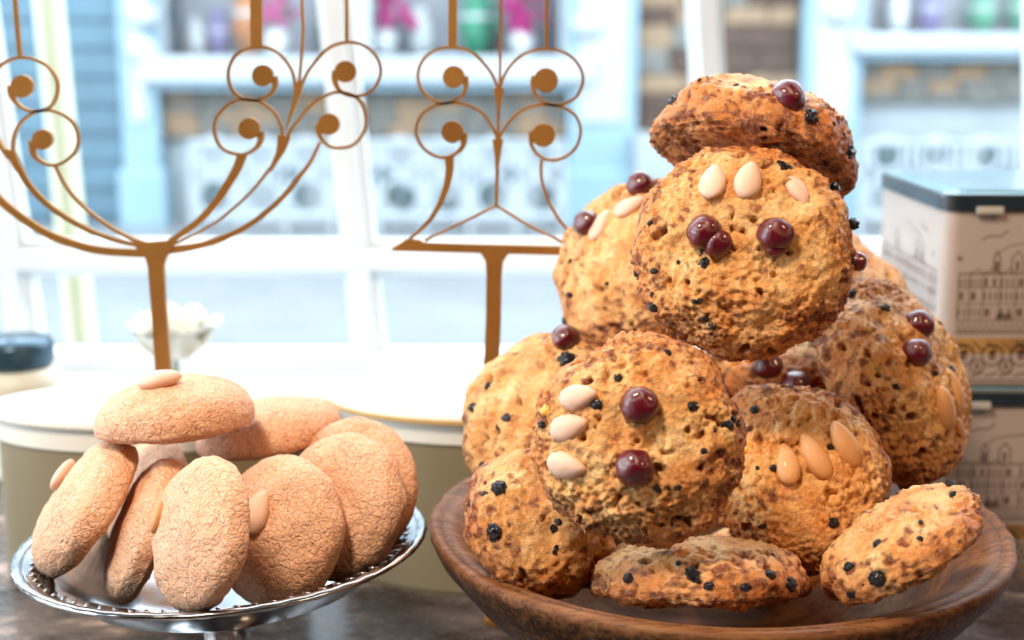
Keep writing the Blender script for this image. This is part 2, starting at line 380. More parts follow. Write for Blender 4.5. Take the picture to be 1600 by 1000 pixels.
# ------------------------------------------------------------------ outside: street and shopfront
GZ = -0.75; FY = 8.8
def FX(px, Y=FY): return P(px, 300, Y).x
def FZ(py, Y=FY): return P(800, py, Y).z
tag(MB().box(-14, 14, 5.1, 7.7, GZ - .22, GZ - .10).build('road', M['asphalt']), kind='structure')
pav = empty('pavement', (0, 8, GZ - .1), kind='structure')
MB().box(-14, 14, 7.75, 9.4, GZ - .2, GZ - .025).build('bed', M['mortar'], pav)
slab = None
for j in range(2):
    for i in range(12):
        x0 = -4.0 + i * .68 + (j % 2) * .3; y0 = 7.78 + j * .6
        if slab is None:
            slab = MB().box(-.335, .335, -.295, .295, 0, .045, .008).build('paving_slab', M['paving'], None); slab.parent = pav; s = slab
        else:
            s = slab.copy(); COL.objects.link(s)
        s.location = (x0 + .335, y0 + .295 - 8, .075 - .02 + rnd.uniform(-.004, .004))
tag(MB().box(-14, 14, 7.62, 7.75, GZ - .2, GZ, .01).build('kerb', M['kerb']), kind='structure')
pav2 = tag(MB().box(-14, 14, 1.62, 5.0, GZ - .2, GZ, .01).build('pavement_near', M['paving']), kind='structure')
tag(MB().box(-14, 14, 5.0, 5.16, GZ - .2, GZ + .005, .01).build('kerb_near', M['kerb']), kind='structure')

fac = empty('facade', (0, FY, GZ), kind='structure')
def fbox(name, px0, px1, py0, py1, mat, depth=.05, out=0.0, bev=.01, Y=None):
    x0, x1 = FX(px0), FX(px1); z1, z0 = FZ(py0), FZ(py1)
    return MB().box(x0, x1, FY - out - depth, FY - out, z0, z1, bev).build(name, mat, fac)
# main masses
MB().box(-9, 9, FY + .02, FY + .7, GZ, FZ(88) - .05).build('plinth_wall', M['fpale'], fac)
MB().box(FX(1262), 9, FY + .02, FY + .7, FZ(90), FZ(52) - .05).build('plinth_wall', M['fpale'], fac)
MB().box(FX(985), FX(1245), FY + .02, FY + .3, FZ(90), 2.3).build('door_pier', M['mortar'], fac)
MB().box(-9, 9, FY + .62, FY + .9, GZ, 4.6).build('inner_wall', M['shopback'], fac)
MB().box(-9, 9, FY - .02, FY + .6, 2.2, 4.6).build('upper_wall', M['fpale'], fac)
MB().box(-9, 9, FY - .25, FY + .1, 2.05, 2.25, .02).build('cornice', M['fsill'], fac)
MB().box(-9, FX(262), FY - .04, FY + .6, GZ, 2.2).build('left_wall', M['fblue_deep'], fac)
for k in range(16):   # boarded slate-blue wall at left
    z0 = GZ + .05 + k * .17
    if z0 > 1.9: break
    MB().box(FX(-420), FX(255), FY - .075, FY - .04, z0, z0 + .155, .008).build('plank', M['fblue_deep'], fac)
# pilasters
for (a, b_) in ((205, 262), (885, 990), (1240, 1330)):
    fbox('pilaster', a, b_, -420, 352, M['fblue'], .14, 0, .02)
    fbox('pilaster_panel', a + 16, b_ - 16, -380, 190, M['fsill'], .02, .14, .01)
    fbox('pilaster_base', a - 8, b_ + 8, 262, 352, M['fblue'], .18, 0, .02)
for (cx, cy) in ((222, 25), (222, 80), (918, 40), (1312, 20)):
    pp = P(cx, cy, FY - .17); MB().ball(pp, .10, 2, (1, .4, .8)).build('rosette', M['fsill'], fac, True)
# display windows: sill, frame bars, openings
for (a, b_, s0, s1) in ((262, 885, 88, 128), (1330, 2050, 52, 82)):
    fbox('shop_sill', a - 20, b_ + 40 if b_ < 1000 else b_, s0, s1, M['fsill'], .26, -.05, .02)
    fbox('sill_moulding', a, b_, s1, s1 + 12, M['fblue'], .16, 0, .01)
    x0, x1 = FX(a), FX(b_); z0 = FZ(s0)
    MB().box(x0, x1, FY + .05, FY + .60, z0 - .05, z0, .005).build('display_shelf', M['fsill'], fac)
    for t in (0, .5, 1):
        xx = x0 + (x1 - x0) * t
        MB().box(xx - .045, xx + .045, FY - .04, FY + .05, z0, 2.05, .01).build('sash_bar', M['fsill'], fac)
    MB().add([(x0, FY, z0), (x1, FY, z0), (x1, FY, 2.05), (x0, FY, 2.05)], [(0, 1, 2, 3)]).build('pane', M['glass'], fac)
# rubble stone panels, stone by stone
protos = []
for k in range(6):
    bm = bmesh.new(); bmesh.ops.create_cube(bm, size=1)
    bmesh.ops.bevel(bm, geom=bm.edges[:], offset=.12, segments=1, affect='EDGES')
    for v in bm.verts: v.co += Vector((rnd.uniform(-.06, .06), rnd.uniform(-.05, .05), rnd.uniform(-.06, .06)))
    me = bpy.data.meshes.new('stone'); bm.to_mesh(me); bm.free()
    me.materials.append([M['stone_a'], M['stone_b'], M['stone_c'], M['stone_a'], M['stone_b'], M['stone_c']][k]); protos.append(me)
def stones(px0, px1, py0, py1, y, sel, ch=.10, cw=.17):
    x0, x1 = FX(px0), FX(px1); z1, z0 = FZ(py0), FZ(py1)
    MB().box(x0, x1, y - .015, y + .05, z0, z1).build('mortar_bed', M['mortar'], fac)
    z = z0; row = 0
    while z < z1 - .03:
        h = min(ch * rnd.uniform(.8, 1.25), z1 - z); x = x0
        while x < x1 - .02:
            w_ = min(cw * rnd.uniform(.7, 1.5), x1 - x)
            o = bpy.data.objects.new('stone', protos[rnd.choice(sel)]); COL.objects.link(o); o.parent = fac
            o.location = Vector((x + w_ / 2, y - .02, z + h / 2)) - fac.location; o.scale = (w_ * .97, .05 + rnd.uniform(0, .03), h * .95)
            x += w_
        z += h; row += 1
stones(262, 885, 140, 212, FY, [0, 1, 3, 4, 4], .075)
stones(1330, 1660, 94, 160, FY, [0, 1, 3, 4, 4], .075)
stones(990, 1240, -330, 205, FY + .0, [0, 2, 5, 2, 3, 0, 1], .13, .2)
fbox('step_block', 985, 1245, 205, 352, M['fpale'], .3, -.05, .02)
# dark gratings in the plinth and a white cast-iron railing before it
for (cx, cy, ww, hh) in ((600, 285, 36, 52), (640, 310, 26, 30), (755, 300, 30, 40), (790, 270, 22, 26), (700, 325, 30, 22), (455, 290, 34, 60), (330, 300, 26, 40), (1385, 245, 30, 40), (1430, 235, 34, 40), (1490, 232, 30, 34), (1560, 245, 44, 34), (860, 310, 26, 36)):
    fbox('grating', cx - ww / 2, cx + ww / 2, cy - hh / 2, cy + hh / 2, M['iron'], .03, -.01, .004)
def railing(pxa, pxb, label):
    Yr = FY - .55
    xa, xb = P(pxa, 300, Yr).x, P(pxb, 300, Yr).x; zt = P(800, 218, Yr).z
    r = empty('iron_railing', ((xa + xb) / 2, Yr, GZ), label, 'railing')
    MB().box(xa, xb, Yr - .02, Yr + .02, zt - .03, zt, .005).build('top_rail', M['fsill'], r)
    MB().box(xa, xb, Yr - .02, Yr + .02, GZ + .10, GZ + .13, .005).build('bottom_rail', M['fsill'], r)
    n = max(2, int((xb - xa) / .26))
    for i in range(n + 1):
        x = xa + (xb - xa) * i / n
        MB().box(x - .012, x + .012, Yr - .012, Yr + .012, GZ + .0, zt, .003).build('baluster', M['fsill'], r)
    for i in range(n):
        x = xa + (xb - xa) * (i + .5) / n; zc = (zt + GZ) / 2 + .05
        for zz, rr in ((zc + .14, .095), (zc - .10, .11)):
            v = []; f = []; sg = 20
            for k in range(sg):
                a = 2 * math.pi * k / sg
                for dr, dy in ((-.014, -.01), (.014, -.01), (.014, .01), (-.014, .01)):
                    v.append((x + (rr + dr) * math.cos(a), Yr + dy, zz + (rr + dr) * math.sin(a)))
            for k in range(sg):
                for q in range(4): f.append((k * 4 + q, k * 4 + (q + 1) % 4, ((k + 1) % sg) * 4 + (q + 1) % 4, ((k + 1) % sg) * 4 + q))
            MB().add(v, f).build('ring', M['fsill'], r)
railing(300, 880, 'white cast iron railing outside, left of the blue doorway columns')
railing(1345, 1800, 'white cast iron railing outside, seen above the stacked tins')
# goods in the far display windows
def vase(px, py, Y, h, r, mat, label, cat='vase', group=None):
    c = P(px, py, Y); c.z -= h / 2
    t = empty('display_vase', c, label, cat, group)
    MB().lathe([(.0, 0), (r * .6, 0), (r, h * .4), (r * .8, h * .75), (r * .45, h * .88), (r * .6, h), (r * .5, h), (.0, h * .8)], c, 20).build('body', mat, t, True)
def shelf_z(px, cy): return None
DS = FZ(88)
def bouquet(px, n, mat, label, hh=.3, sp=.16, Y=FY + .18):
    x = P(px, 60, Y).x; c = Vector((x, Y, DS))
    t = empty('flower_bouquet', c, label, 'flowers')
    MB().lathe([(.0, 0), (.05, 0), (.08, .1), (.06, .16), (.05, .16), (.0, .1)], c, 16).build('pot', M['white'], t, True)
    for i in range(n):
        a = rnd.uniform(0, 6.28); q = rnd.uniform(0, sp); z = .16 + rnd.uniform(0, hh)
        MB().ball(c + Vector((q * math.cos(a), q * .35 * math.sin(a), z)), rnd.uniform(.035, .055), 1).build('blossom', mat, t, True)
    for i in range(n // 2):
        a = rnd.uniform(0, 6.28); q = rnd.uniform(0, sp)
        MB().ball(c + Vector((q * math.cos(a), q * .35 * math.sin(a), .16 + rnd.uniform(0, hh * .8))), .05, 1, (.4, .4, 1.2)).build('leaf', M['mint'], t, True)
def ware(px, h, r, mat, label, Y=FY + .47, base=DS):
    r *= .85
    x = P(px, 60, Y).x; c = Vector((x, Y, base))
    t = empty('display_vase', c, label, 'vase')
    MB().lathe([(.0, 0), (r * .6, 0), (r, h * .35), (r * .85, h * .7), (r * .45, h * .85), (r * .6, h), (r * .45, h), (.0, h * .7)], c, 20).build('body', mat, t, True)
    MB().lathe([(r * .9, h * .5), (r * 1.03, h * .5), (r * 1.03, h * .56), (r * .9, h * .56)], c, 20).build('band', M['white'], t, True)
ware(392, .50, .13, M['orange'], 'tall orange vase in the far shop window behind the left brass ornament')
ware(342, .30, .08, M['purple'], 'lilac vase in the far shop window, left of the orange one')
ware(306, .24, .07, M['white'], 'small white vase at the left end of the far shop window')
bouquet(432, 14, M['pink'], 'pink flowers in a white pot beside the orange vase', .2, .12)
bouquet(600, 22, M['pink'], 'bright pink bouquet in the far window between the two brass ornaments', .22, .2)
ware(520, .42, .12, M['mint'], 'mint green vase in the far window right of the pale mullion')
ware(655, .30, .10, M['white'], 'round white vase right of the bright pink bouquet')
ware(745, .46, .13, M['mint'], 'tall mint vase behind the middle of the right brass ornament')
bouquet(815, 24, M['pink'], 'pink and green bouquet at the right end of the far shop window', .32, .18)
DS2 = FZ(52)
ware(1400, .30, .08, M['white'], 'slim white vase in the far window above the tins, leftmost', base=DS2)
ware(1450, .30, .09, M['purple'], 'lilac vase in the far window above the stacked tins', base=DS2)
ware(1530, .30, .12, M['mint'], 'mint bowl-shaped vase in the far window above the tins', base=DS2)
ware(1590, .30, .10, M['mint'], 'mint vase at the right edge of the far window', base=DS2)
# pale yellow street post
px_, Yp = 92, 2.6
v0 = P(112, 372, Yp); v1 = P(30, -460, Yp)
post = empty('street_post', (v0.x, Yp, GZ), 'pale yellow painted post standing outside behind the left brass ornament', 'post')
mm = MB(); vv = []
d = (v1 - v0) / (v1.z - v0.z)
for z in (GZ, v1.z):
    c = v0 + d * (z - v0.z)
    for a in range(16): vv.append((c.x + .026 * math.cos(a * math.pi / 8), Yp + .026 * math.sin(a * math.pi / 8), z))
mm.add(vv, [(a, (a + 1) % 16, (a + 1) % 16 + 16, a + 16) for a in range(16)]); mm.build('shaft', M['yellowpale'], post, True)
MB().lathe([(.0, 0), (.06, 0), (.06, .02), (.035, .05), (.0, .05)], ((v0 + d * (GZ - v0.z)).x, Yp, GZ), 16).build('base', M['yellowpale'], post)

# ------------------------------------------------------------------ brass ornaments
def ornament(name_label, scrolls, bars_, stems, plates, stemtri, Y, basex):
    base = P(basex, 949, Y); base.z = 0
    t = empty('brass_ornament', base, name_label, 'ornament')
    for pts, disc_ in scrolls:
        MB().ribbon(pts, [4.8] * (len(pts) - 3) + [6, 9, 14], Y).build('scroll', M['brass'], t)
        MB().disc(disc_[0], disc_[1], disc_[2], Y, .0036).build('finial', M['brass'], t)
        # thick hook where the scroll end meets its finial
    for pts, wd in bars_: MB().ribbon(pts, wd, Y, .0028).build('bar', M['brass'], t)
    for pts, wd in stems: MB().ribbon(pts, wd, Y, .0032).build('branch', M['brass'], t)
    for poly in plates: MB().plate(poly, Y, .0038).build('gusset', M['brass'], t)
    MB().plate(stemtri, Y, .0042).build('stem', M['brass'], t)
    MB().box(base.x - .013, base.x + .013, Y - .010, Y + .010, 0, .004, .001).build('foot', M['brass'], t)
    return t
def mir(pts, ax): return [(2 * ax - x, y) for x, y in pts]
YO = 0.828
A = [(462, 140), (460, 124), (455, 108), (442, 90), (425, 77), (405, 73), (385, 77), (367, 89), (358, 106), (357, 122), (362, 138), (373, 150), (390, 157), (408, 155), (423, 146), (430, 133), (427, 120)]
B = [(441, 222), (441, 205), (436, 188), (425, 172), (408, 160), (388, 155), (368, 158), (350, 170), (338, 186), (335, 203), (339, 220), (349, 233), (365, 240), (382, 241), (398, 233), (407, 220), (406, 206)]
C = [(469, 140), (475, 124), (486, 105), (509, 79), (527, 69), (550, 66), (572, 73), (589, 90), (595, 109), (591, 127), (580, 142), (561, 150), (542, 148), (529, 139), (523, 124), (526, 112)]
D = [(446, 222), (452, 208), (464, 191), (486, 165), (509, 150), (527, 144), (550, 148), (565, 161), (572, 184), (569, 206), (554, 225), (535, 231), (516, 229), (502, 217), (498, 204), (500, 194)]
A2 = [(-26, 180), (-22, 150), (-12, 122), (0, 104), (15, 94), (35, 90), (55, 93), (75, 104), (87, 120), (91, 137), (87, 155), (77, 168), (60, 174), (42, 172), (27, 162), (18, 148), (19, 135)]
B2 = [(21, 240), (22, 215), (30, 195), (45, 181), (62, 173), (85, 174), (105, 183), (118, 198), (123, 217), (119, 235), (108, 248), (92, 257), (75, 257), (60, 249), (52, 238), (52, 220)]
AX = 222
left_scrolls = [(A, (411, 118, 17)), (B, (390, 201, 17)), (C, (540, 112, 17)), (D, (514, 194, 17)), (A2, (35, 135, 18)), (B2, (67, 218, 16)),
                (mir(C, AX), (2 * AX - 540, 112, 17)), (mir(D, AX - 3), (2 * AX - 6 - 514, 204, 17))]
left_bars = [([(401, 73), (399, -200)], 18), ([(467, 133), (471, 90), (474, 40), (472, 0), (470, -200)], 4.5), ([(542, 66), (541, -200)], 5), ([(32, 90), (27, 40), (24, 0), (8, -200)], 6), ([(-20, -200), (560, -200)], 10)]
left_stems = [([(379, 241), (371, 262), (358, 285), (336, 318), (305, 350), (265, 378)], (15, 9)),
              ([(423, 262), (392, 300), (350, 338), (312, 362), (270, 382)], (5, 4)),
              ([(500, 222), (487, 250), (471, 272), (432, 318), (378, 358), (318, 382), (255, 392)], (4.5, 11)),
              ([(86, 258), (104, 292), (132, 324), (168, 352), (208, 374), (235, 382)], (4.5, 6)),
              ([(30, 262), (46, 290), (80, 324), (132, 356), (172, 372), (214, 383), (240, 386)], (10, 5)),
              ([(-70, 190), (-50, 240), (-25, 280), (0, 312), (40, 344), (80, 368), (132, 386), (175, 393), (240, 396)], (12, 12))]
left_plates = [[(459, 128), (475, 128), (470, 150), (450, 198), (446, 206), (452, 178), (460, 150)],
               [(435, 210), (455, 213), (446, 236), (424, 268), (420, 266), (432, 238)],
               [(10, 232), (24, 236), (34, 262), (27, 268), (16, 250)],
               [(-24, 176), (8, 232), (16, 250), (10, 246), (-20, 200)]]
left_stem = [(212, 379), (276, 375), (268, 392), (261, 402), (257, 415), (260, 480), (268, 580), (282, 948), (254, 948), (244, 580), (237, 480), (232, 415), (228, 402), (216, 396)]
ornament('brass scrollwork ornament with wide curved branches behind the silver cake stand', left_scrolls, left_bars, left_stems, left_plates, left_stem, YO, 268)
RA = [(779, 150), (777, 135), (768, 115), (752, 95), (733, 80), (711, 74), (688, 76), (669, 86), (657, 101), (653, 120), (658, 138), (669, 151), (685, 160), (700, 161), (716, 154), (726, 143), (728, 131), (725, 120)]
RB = [(777, 230), (776, 215), (770, 200), (757, 180), (738, 167), (715, 161), (692, 162), (670, 170), (656, 184), (650, 204), (655, 222), (667, 236), (684, 245), (700, 245), (715, 238), (724, 226), (724, 208)]
RC = [(780, 150), (782, 135), (788, 118), (800, 100), (820, 84), (845, 77), (868, 78), (890, 87), (905, 103), (911, 122), (907, 141), (896, 155), (878, 163), (860, 163), (845, 157), (836, 145), (833, 130), (837, 120)]
RD = [(779, 230), (781, 215), (787, 203), (800, 185), (818, 171), (840, 164), (865, 164), (885, 170), (900, 182), (907, 203), (903, 224), (893, 238), (876, 248), (857, 250), (842, 243), (832, 230), (830, 215), (834, 206)]
r_scr = [(RA, (709, 120, 17.5)), (RB, (707, 206, 17.5)), (RC, (853, 125, 19)), (RD, (849, 211, 18.5))]
r_bars = [([(707, 73), (709, -200)], 13), ([(854, 78), (856, -200)], 5.5), ([(781, 140), (785, -200)], 4.5), ([(700, -200), (866, -200)], 10),
          ([(779, 170), (778, 225)], 5), ([(777, 260), (776, 324)], (6, 5))]
r_stems = [([(702, 246), (702, 270), (693, 305), (672, 343), (636, 378)], (15, 4)), ([(846, 250), (846, 278), (856, 312), (876, 346), (910, 384)], (5, 5)),
           ([(777, 321), (722, 347), (664, 376)], 4), ([(775, 321), (826, 352), (890, 384)], 4)]
r_pl = [[(771, 137), (788, 137), (784, 160), (779, 182), (775, 160)], [(769, 218), (787, 218), (782, 245), (779, 270), (774, 270), (773, 245)],
        [(612, 389), (634, 374), (656, 375), (664, 379), (760, 382), (880, 385), (895, 380), (925, 381), (950, 400), (612, 391)]]
r_stem = [(735, 388), (810, 390), (794, 396), (786, 408), (784, 430), (783, 500), (779, 595), (802, 948), (778, 948), (755, 595), (759, 500), (760, 430), (759, 408), (752, 396)]
ornament('brass scrollwork ornament with flat crossbar, partly hidden by the pile of scones', r_scr, r_bars, r_stems, r_pl, r_stem, YO, 790)

# ------------------------------------------------------------------ canisters, jar, rose, box, tins
def canister(cx, cy, rx, ry, zt, label, ochre):
    t = empty('canister', (cx, cy, 0), label, 'canister')
    def part(name, prof, mat, smooth=False):
        m = MB().lathe(prof, (0, 0, 0), 96); m.v = [Vector((cx + p.x, cy + p.y * ry / rx, p.z)) for p in m.v]; m.build(name, mat, t, smooth)
    r = rx
    part('body', [(0, 0), (r * .93, 0), (r * .95, .004), (r * .95, zt - .020), (r * .90, zt - .020), (0, zt - .02)], M['khaki'])
    part('lid_band', [(0, zt - .0195), (r * .97, zt - .0195), (r * .97, zt - .0065), (0, zt - .0065)], M['cream'])
    part('lid', [(0, zt - .006), (r * 1.0, zt - .006), (r * 1.018, zt - .0035), (r * 1.0, zt), (r * .8, zt + .001), (0, zt + .002)], M['cream'], True)
    if ochre: part('lid_edge', [(r * 1.0, zt - .006), (r * 1.024, zt - .0055), (r * 1.024, zt - .0030), (r * 1.0, zt - .0025)], M['ochre'])
canister(-.2380, .912, .1060, .055, .1175, 'khaki oval canister with cream lid behind the silver cake stand', False)
canister(-.014, .935, .109, .076, .1215, 'khaki oval canister with cream lid and ochre edge left of the wooden bowl', True)
jc = P(22, 560, 1.17); jar = empty('lidded_jar', (jc.x, 1.17, 0), 'cream jar with dark blue lid at the left edge behind a canister', 'jar')
MB().lathe([(0, 0), (.036, 0), (.038, .01), (.038, .07), (.034, .083), (0, .083)], (jc.x, 1.17, 0), 40).build('body', M['jarcream'], jar, True)
MB().lathe([(0, .084), (.031, .084), (.033, .088), (.033, .102), (.030, .107), (0, .108)], (jc.x, 1.17, 0), 40).build('lid', M['jarblue'], jar, True)
# white rose in a little vase
rc = P(272, 515, 1.20)
vs = empty('bud_vase', (rc.x, 1.20, 0), 'small white bud vase behind the left canister, holding the rose', 'vase')
MB().lathe([(0, 0), (.02, 0), (.028, .02), (.022, .045), (.012, .058), (.014, .064), (.010, .064), (.008, .05), (0, .02)], (rc.x, 1.20, 0), 28).build('body', M['white'], vs, True)
ro = empty('white_rose', (rc.x, 1.20, .034), 'cream white rose in a bud vase behind the left brass ornament stem', 'flower')
MB().lathe([(0, .034), (.0022, .034), (.0022, rc.z), (0, rc.z)], (rc.x, 1.20, 0), 8).build('stem', M['leaf'], ro)
def petal(c, a, tilt, r, hh):
    v = []; f = []; n = 6
    for i in range(n + 1):
        for j in range(n + 1):
            u = i / n * 2 - 1; w_ = j / n
            wd = math.sin(math.pi * (0.12 + 0.80 * w_)) ** .7
            x = u * r * wd * .9; rad = r * (.28 + math.sin(tilt) * w_ * 1.0) - .35 * x * x / r + r * .10 * (w_ ** 3)
            z = w_ * hh - .1 * abs(u) * hh * w_
            v.append(c + Vector((rad * math.cos(a) - x * math.sin(a), rad * math.sin(a) + x * math.cos(a), z)))
    for i in range(n):
        for j in range(n):
            q = i * (n + 1) + j; f.append((q, q + n + 1, q + n + 2, q + 1))
    return v, f
c0 = rc - Vector((0, 0, .024))
for ring, (n, tilt, r, hh) in enumerate(((3, .05, .016, .044), (4, .30, .022, .046), (5, .65, .028, .042), (6, 1.05, .032, .034))):
    for k in range(n):
        v, f = petal(c0, 2 * math.pi * k / n + ring * .5, tilt, r, hh); MB().add(v, f).build('petal', M['petal'], ro, True)
# low white box by the window
bx = P(700, 555, 1.30); bxe = empty('white_box', (bx.x + .11, 1.27, 0), 'low white box with brown top edge behind the right canister', 'box')
MB().box(bx.x, bx.x + .22, 1.20, 1.285, 0, .052, .002).build('body', M['white'], bxe)
MB().box(bx.x - .003, bx.x + .223, 1.197, 1.288, .0525, .060, .001).build('lid', M['box_brown'], bxe)

# tins
TY = 0.914; TX = P(1462, 600, TY).x
def tin(z0, h, label, first):
    lw, ld = .185, .165; x0, x1, y0, y1 = TX, TX + lw, TY, TY + ld
    t = empty('printed_tin', ((x0 + x1) / 2, (y0 + y1) / 2, z0), label, 'tin')
    def rr(x0, x1, y0, y1, rad, zs):
        out = []; n = 6
        ring = []
        for (cx, cy, a0) in ((x1 - rad, y1 - rad, 0), (x0 + rad, y1 - rad, 90), (x0 + rad, y0 + rad, 180), (x1 - rad, y0 + rad, 270)):
            for i in range(n + 1):
                a = R_(a0 + 90 * i / n); ring.append((cx + rad * math.cos(a), cy + rad * math.sin(a)))
        m = len(ring); v = []; f = []
        for (z, ins) in zs:
            for (x, y) in ring:
                cx, cy = (x0 + x1) / 2, (y0 + y1) / 2
                v.append((cx + (x - cx) * (1 - ins * 2 / (x1 - x0)), cy + (y - cy) * (1 - ins * 2 / (y1 - y0)), z))
        for k in range(len(zs) - 1):
            for i in range(m): f.append((k * m + i, k * m + (i + 1) % m, (k + 1) * m + (i + 1) % m, (k + 1) * m + i))
        f.append(list(range(m))[::-1]); f.append(list(range((len(zs) - 1) * m, len(zs) * m)))
        return v, f
    v, f = rr(x0, x1, y0, y1, .010, [(z0, .001), (z0 + .003, 0), (z0 + h - .012, 0)]); MB().add(v, f).build('body', M['tin_cream'], t)
    zl = z0 + h - .0118
    v, f = rr(x0 - .002, x1 + .002, y0 - .002, y1 + .002, .012, [(zl, 0), (zl + .009, 0), (zl + .0105, .001)]); MB().add(v, f).build('lid', M['tin_black'], t)
    v, f = rr(x0, x1, y0, y1, .011, [(zl + .0106, .0005), (zl + .0114, .002), (zl + .0114, .010), (zl + .0100 + .0012, .012), (zl + .0112, .022), (zl + .0118, .025)])
    MB().add(v, f).build('lid_top', M['tin_blue'], t)
    for ins in (.008, .020):
        v, f = rr(x0 + ins, x1 - ins, y0 + ins, y1 - ins, .009, [(zl + .0112, 0), (zl + .0126, .001)]); 
        if ins == .008: MB().add(v, f).build('lid_step', M['tin_blue'], t)
    cx = P(1545, 320, TY).x
    MB().box(cx - .0085, cx + .0085, y0 - .005, y0 - .002, zl - .0015, zl + .0030, .0006).build('clasp', M['clasp'], t)
    # printed line drawing (flat ink, 0.15 mm proud), laid out on the front and the left side
    ink = MB(); gold = MB(); zc = lambda py: z0 + (602 - py) / 278 * (h - .012)
    def line(u0, v0, u1, v1, th, mb, side=0):
        a = Vector((u0, v0)); b = Vector((u1, v1)); d = (b - a)
        if d.length < 1e-6: return
        d.normalize(); nn = Vector((-d.y, d.x)) * th / 2
        q = [a - nn, b - nn, b + nn, a + nn]; e = .00015
        if side == 0: mb.add([(p.x, y0 - e, p.y) for p in q], [(0, 1, 2, 3)])
        else: mb.add([(x0 - e, p.x, p.y) for p in q], [(3, 2, 1, 0)])
    def art(side):
        r2 = random.Random(3 + side); U0 = (x0 if side == 0 else y0) + .011; U1 = (x1 if side == 0 else y1) - .011; W = U1 - U0
        kk = .42e-3
        def u(px): return x0 + (px - 1462) * kk if side == 0 else U0 + (px - 1462) * kk
        # horizontal ink lines
        for py, th in ((422, .0011), (444, .0006), (470, .0006), (496, .0009), (512, .0007), (516, .0011), (592, .0009)):
            line(U0, zc(py), U1, zc(py), th, ink, side)
        # facade windows and doors
        x = U0
        while x < U1 - .008:
            w_ = r2.uniform(.006, .012)
            line(x, zc(422), x, zc(496), .0006, ink, side)
            for py in (426, 448, 474):
                n = r2.choice((1, 2, 3))
                for i in range(n):
                    xa = x + w_ * (i + .3) / n; line(xa, zc(py + 3), xa, zc(py + 16), w_ * .35 / n, ink, side)
            if r2.random() < .4: line(x, zc(422), x + w_ / 2, zc(414), .0006, ink, side); line(x + w_ / 2, zc(414), x + w_, zc(422), .0006, ink, side)
            x += w_
        x = U0
        while x < U1 - .004:   # zigzag frieze
            line(x, zc(500), x + .002, zc(510), .0005, ink, side); line(x + .002, zc(510), x + .004, zc(500), .0005, ink, side); x += .004
        # chimney, gabled tower, smoke, birds
        for c in (1546, 1578, 1700):
            wt = 5 if c == 1546 else 9
            for s in (-1, 1): line(u(c + s * wt), zc(422), u(c + s * wt), zc(398), .0009, ink, side)
            line(u(c - wt), zc(398), u(c), zc(386), .0009, ink, side); line(u(c), zc(386), u(c + wt), zc(398), .0009, ink, side)
            line(u(c), zc(418), u(c), zc(402), .0022, ink, side)
        pts = [(u(1550), zc(388)), (u(1562), zc(379)), (u(1580), zc(375)), (u(1600), zc(374)), (u(1620), zc(366)), (u(1645), zc(362))]
        for a, b in zip(pts, pts[1:]): line(*a, *b, .0007, ink, side)
        pts = [(u(1520), zc(368)), (u(1535), zc(362)), (u(1548), zc(364)), (u(1560), zc(354))]
        for a, b in zip(pts, pts[1:]): line(*a, *b, .0010, ink, side)
        line(u(1484), zc(398), u(1492), zc(398), .0028, ink, side)
        line(u(1550), zc(490), u(1574), zc(490), .0042, ink, side)
        # gold band and its ornaments
        line(U0, zc(537), U1, zc(537), .0105, gold, side)
        x = U0 + .006; k = 0
        while x < U1 - .006:
            rr_ = .0070 if k % 2 == 0 else .0045; cz = zc(552 if k % 2 == 0 else 570)
            for i in range(12):
                a0, a1 = i * math.pi / 6, (i + 1) * math.pi / 6
                line(x + rr_ * math.cos(a0), cz + rr_ * math.sin(a0), x + rr_ * math.cos(a1), cz + rr_ * math.sin(a1), .0012, ink, side)
            line(x - rr_ * .3, cz, x + rr_ * .3, cz, rr_ * .9, ink, side)
            line(x - .004, zc(586), x + .004, zc(580), .0012, ink, side); line(x - .004, zc(530), x + .003, zc(545), .0008, ink, side)
            x += .0095; k += 1
    art(0); art(1)
    gold.build('gold_band', M['tin_gold'], t); ink.build('printed_drawing', M['tin_line'], t)
zt_seam = P(1462, 606, TY).z
tin(0.0, zt_seam, 'lower tin of the stack, printed with brown line-drawn buildings', True)
tin(zt_seam + .0012, .128, 'upper tin of the stack, with blue-black lid and brown line-drawn skyline', False)

# ------------------------------------------------------------------ wooden bowl
BC = Vector((.1050, .703, 0)); RZ = .109
prof_out = [(0, .0), (.058, .0), (.060, .004), (.058, .010), (.075, .022), (.105, .045), (.130, .068), (.1465, .086), (.1500, .0925), (.1505, .0955), (.1490, .0975), (.1462, .0978)]
prof_in = [(.1440, .0968), (.1430, .0968), (.1425, .0974), (.134, .0945), (.124, .0895), (.121, .0870), (.112, .070), (.095, .045), (.070, .027), (.040, .018), (0, .016)]
prof = prof_out + prof_in
prof_in = [(r * .985, z * 1.115) for r, z in prof_in]
seg = 160; v = []; f = []; worn = []
for k in range(seg):
    a = 2 * math.pi * k / seg
    wob = 1 + .004 * math.sin(3 * a + 1) + .003 * math.sin(7 * a)
    for i, (r, z) in enumerate(prof):
        j = rnd.uniform(-.0005, .0005) if 8 <= i <= 10 else 0
        v.append((BC.x + (r + j) * .985 * wob * math.cos(a), BC.y + (r + j) * .985 * wob * math.sin(a), z * 1.115 + j))
        worn.append((.95 if i <= 7 else (.8, .35, .05, .0, .3, .6, .2, 0)[i - 8] if i < 16 else 0.0) if i < 16 else 0.0)
n = len(prof)
for k in range(seg):
    k2 = (k + 1) % seg
    for i in range(n - 1): f.append((k * n + i, k2 * n + i, k2 * n + i + 1, k * n + i + 1))
bowl = mesh_obj('wooden_bowl', v, f, M['wood'], None, True, loc=BC)
bowl.data.attributes.new('worn', 'FLOAT', 'POINT').data.foreach_set('value', worn)
tag(bowl, 'large turned wooden bowl with worn dark rim holding the scones', 'bowl')

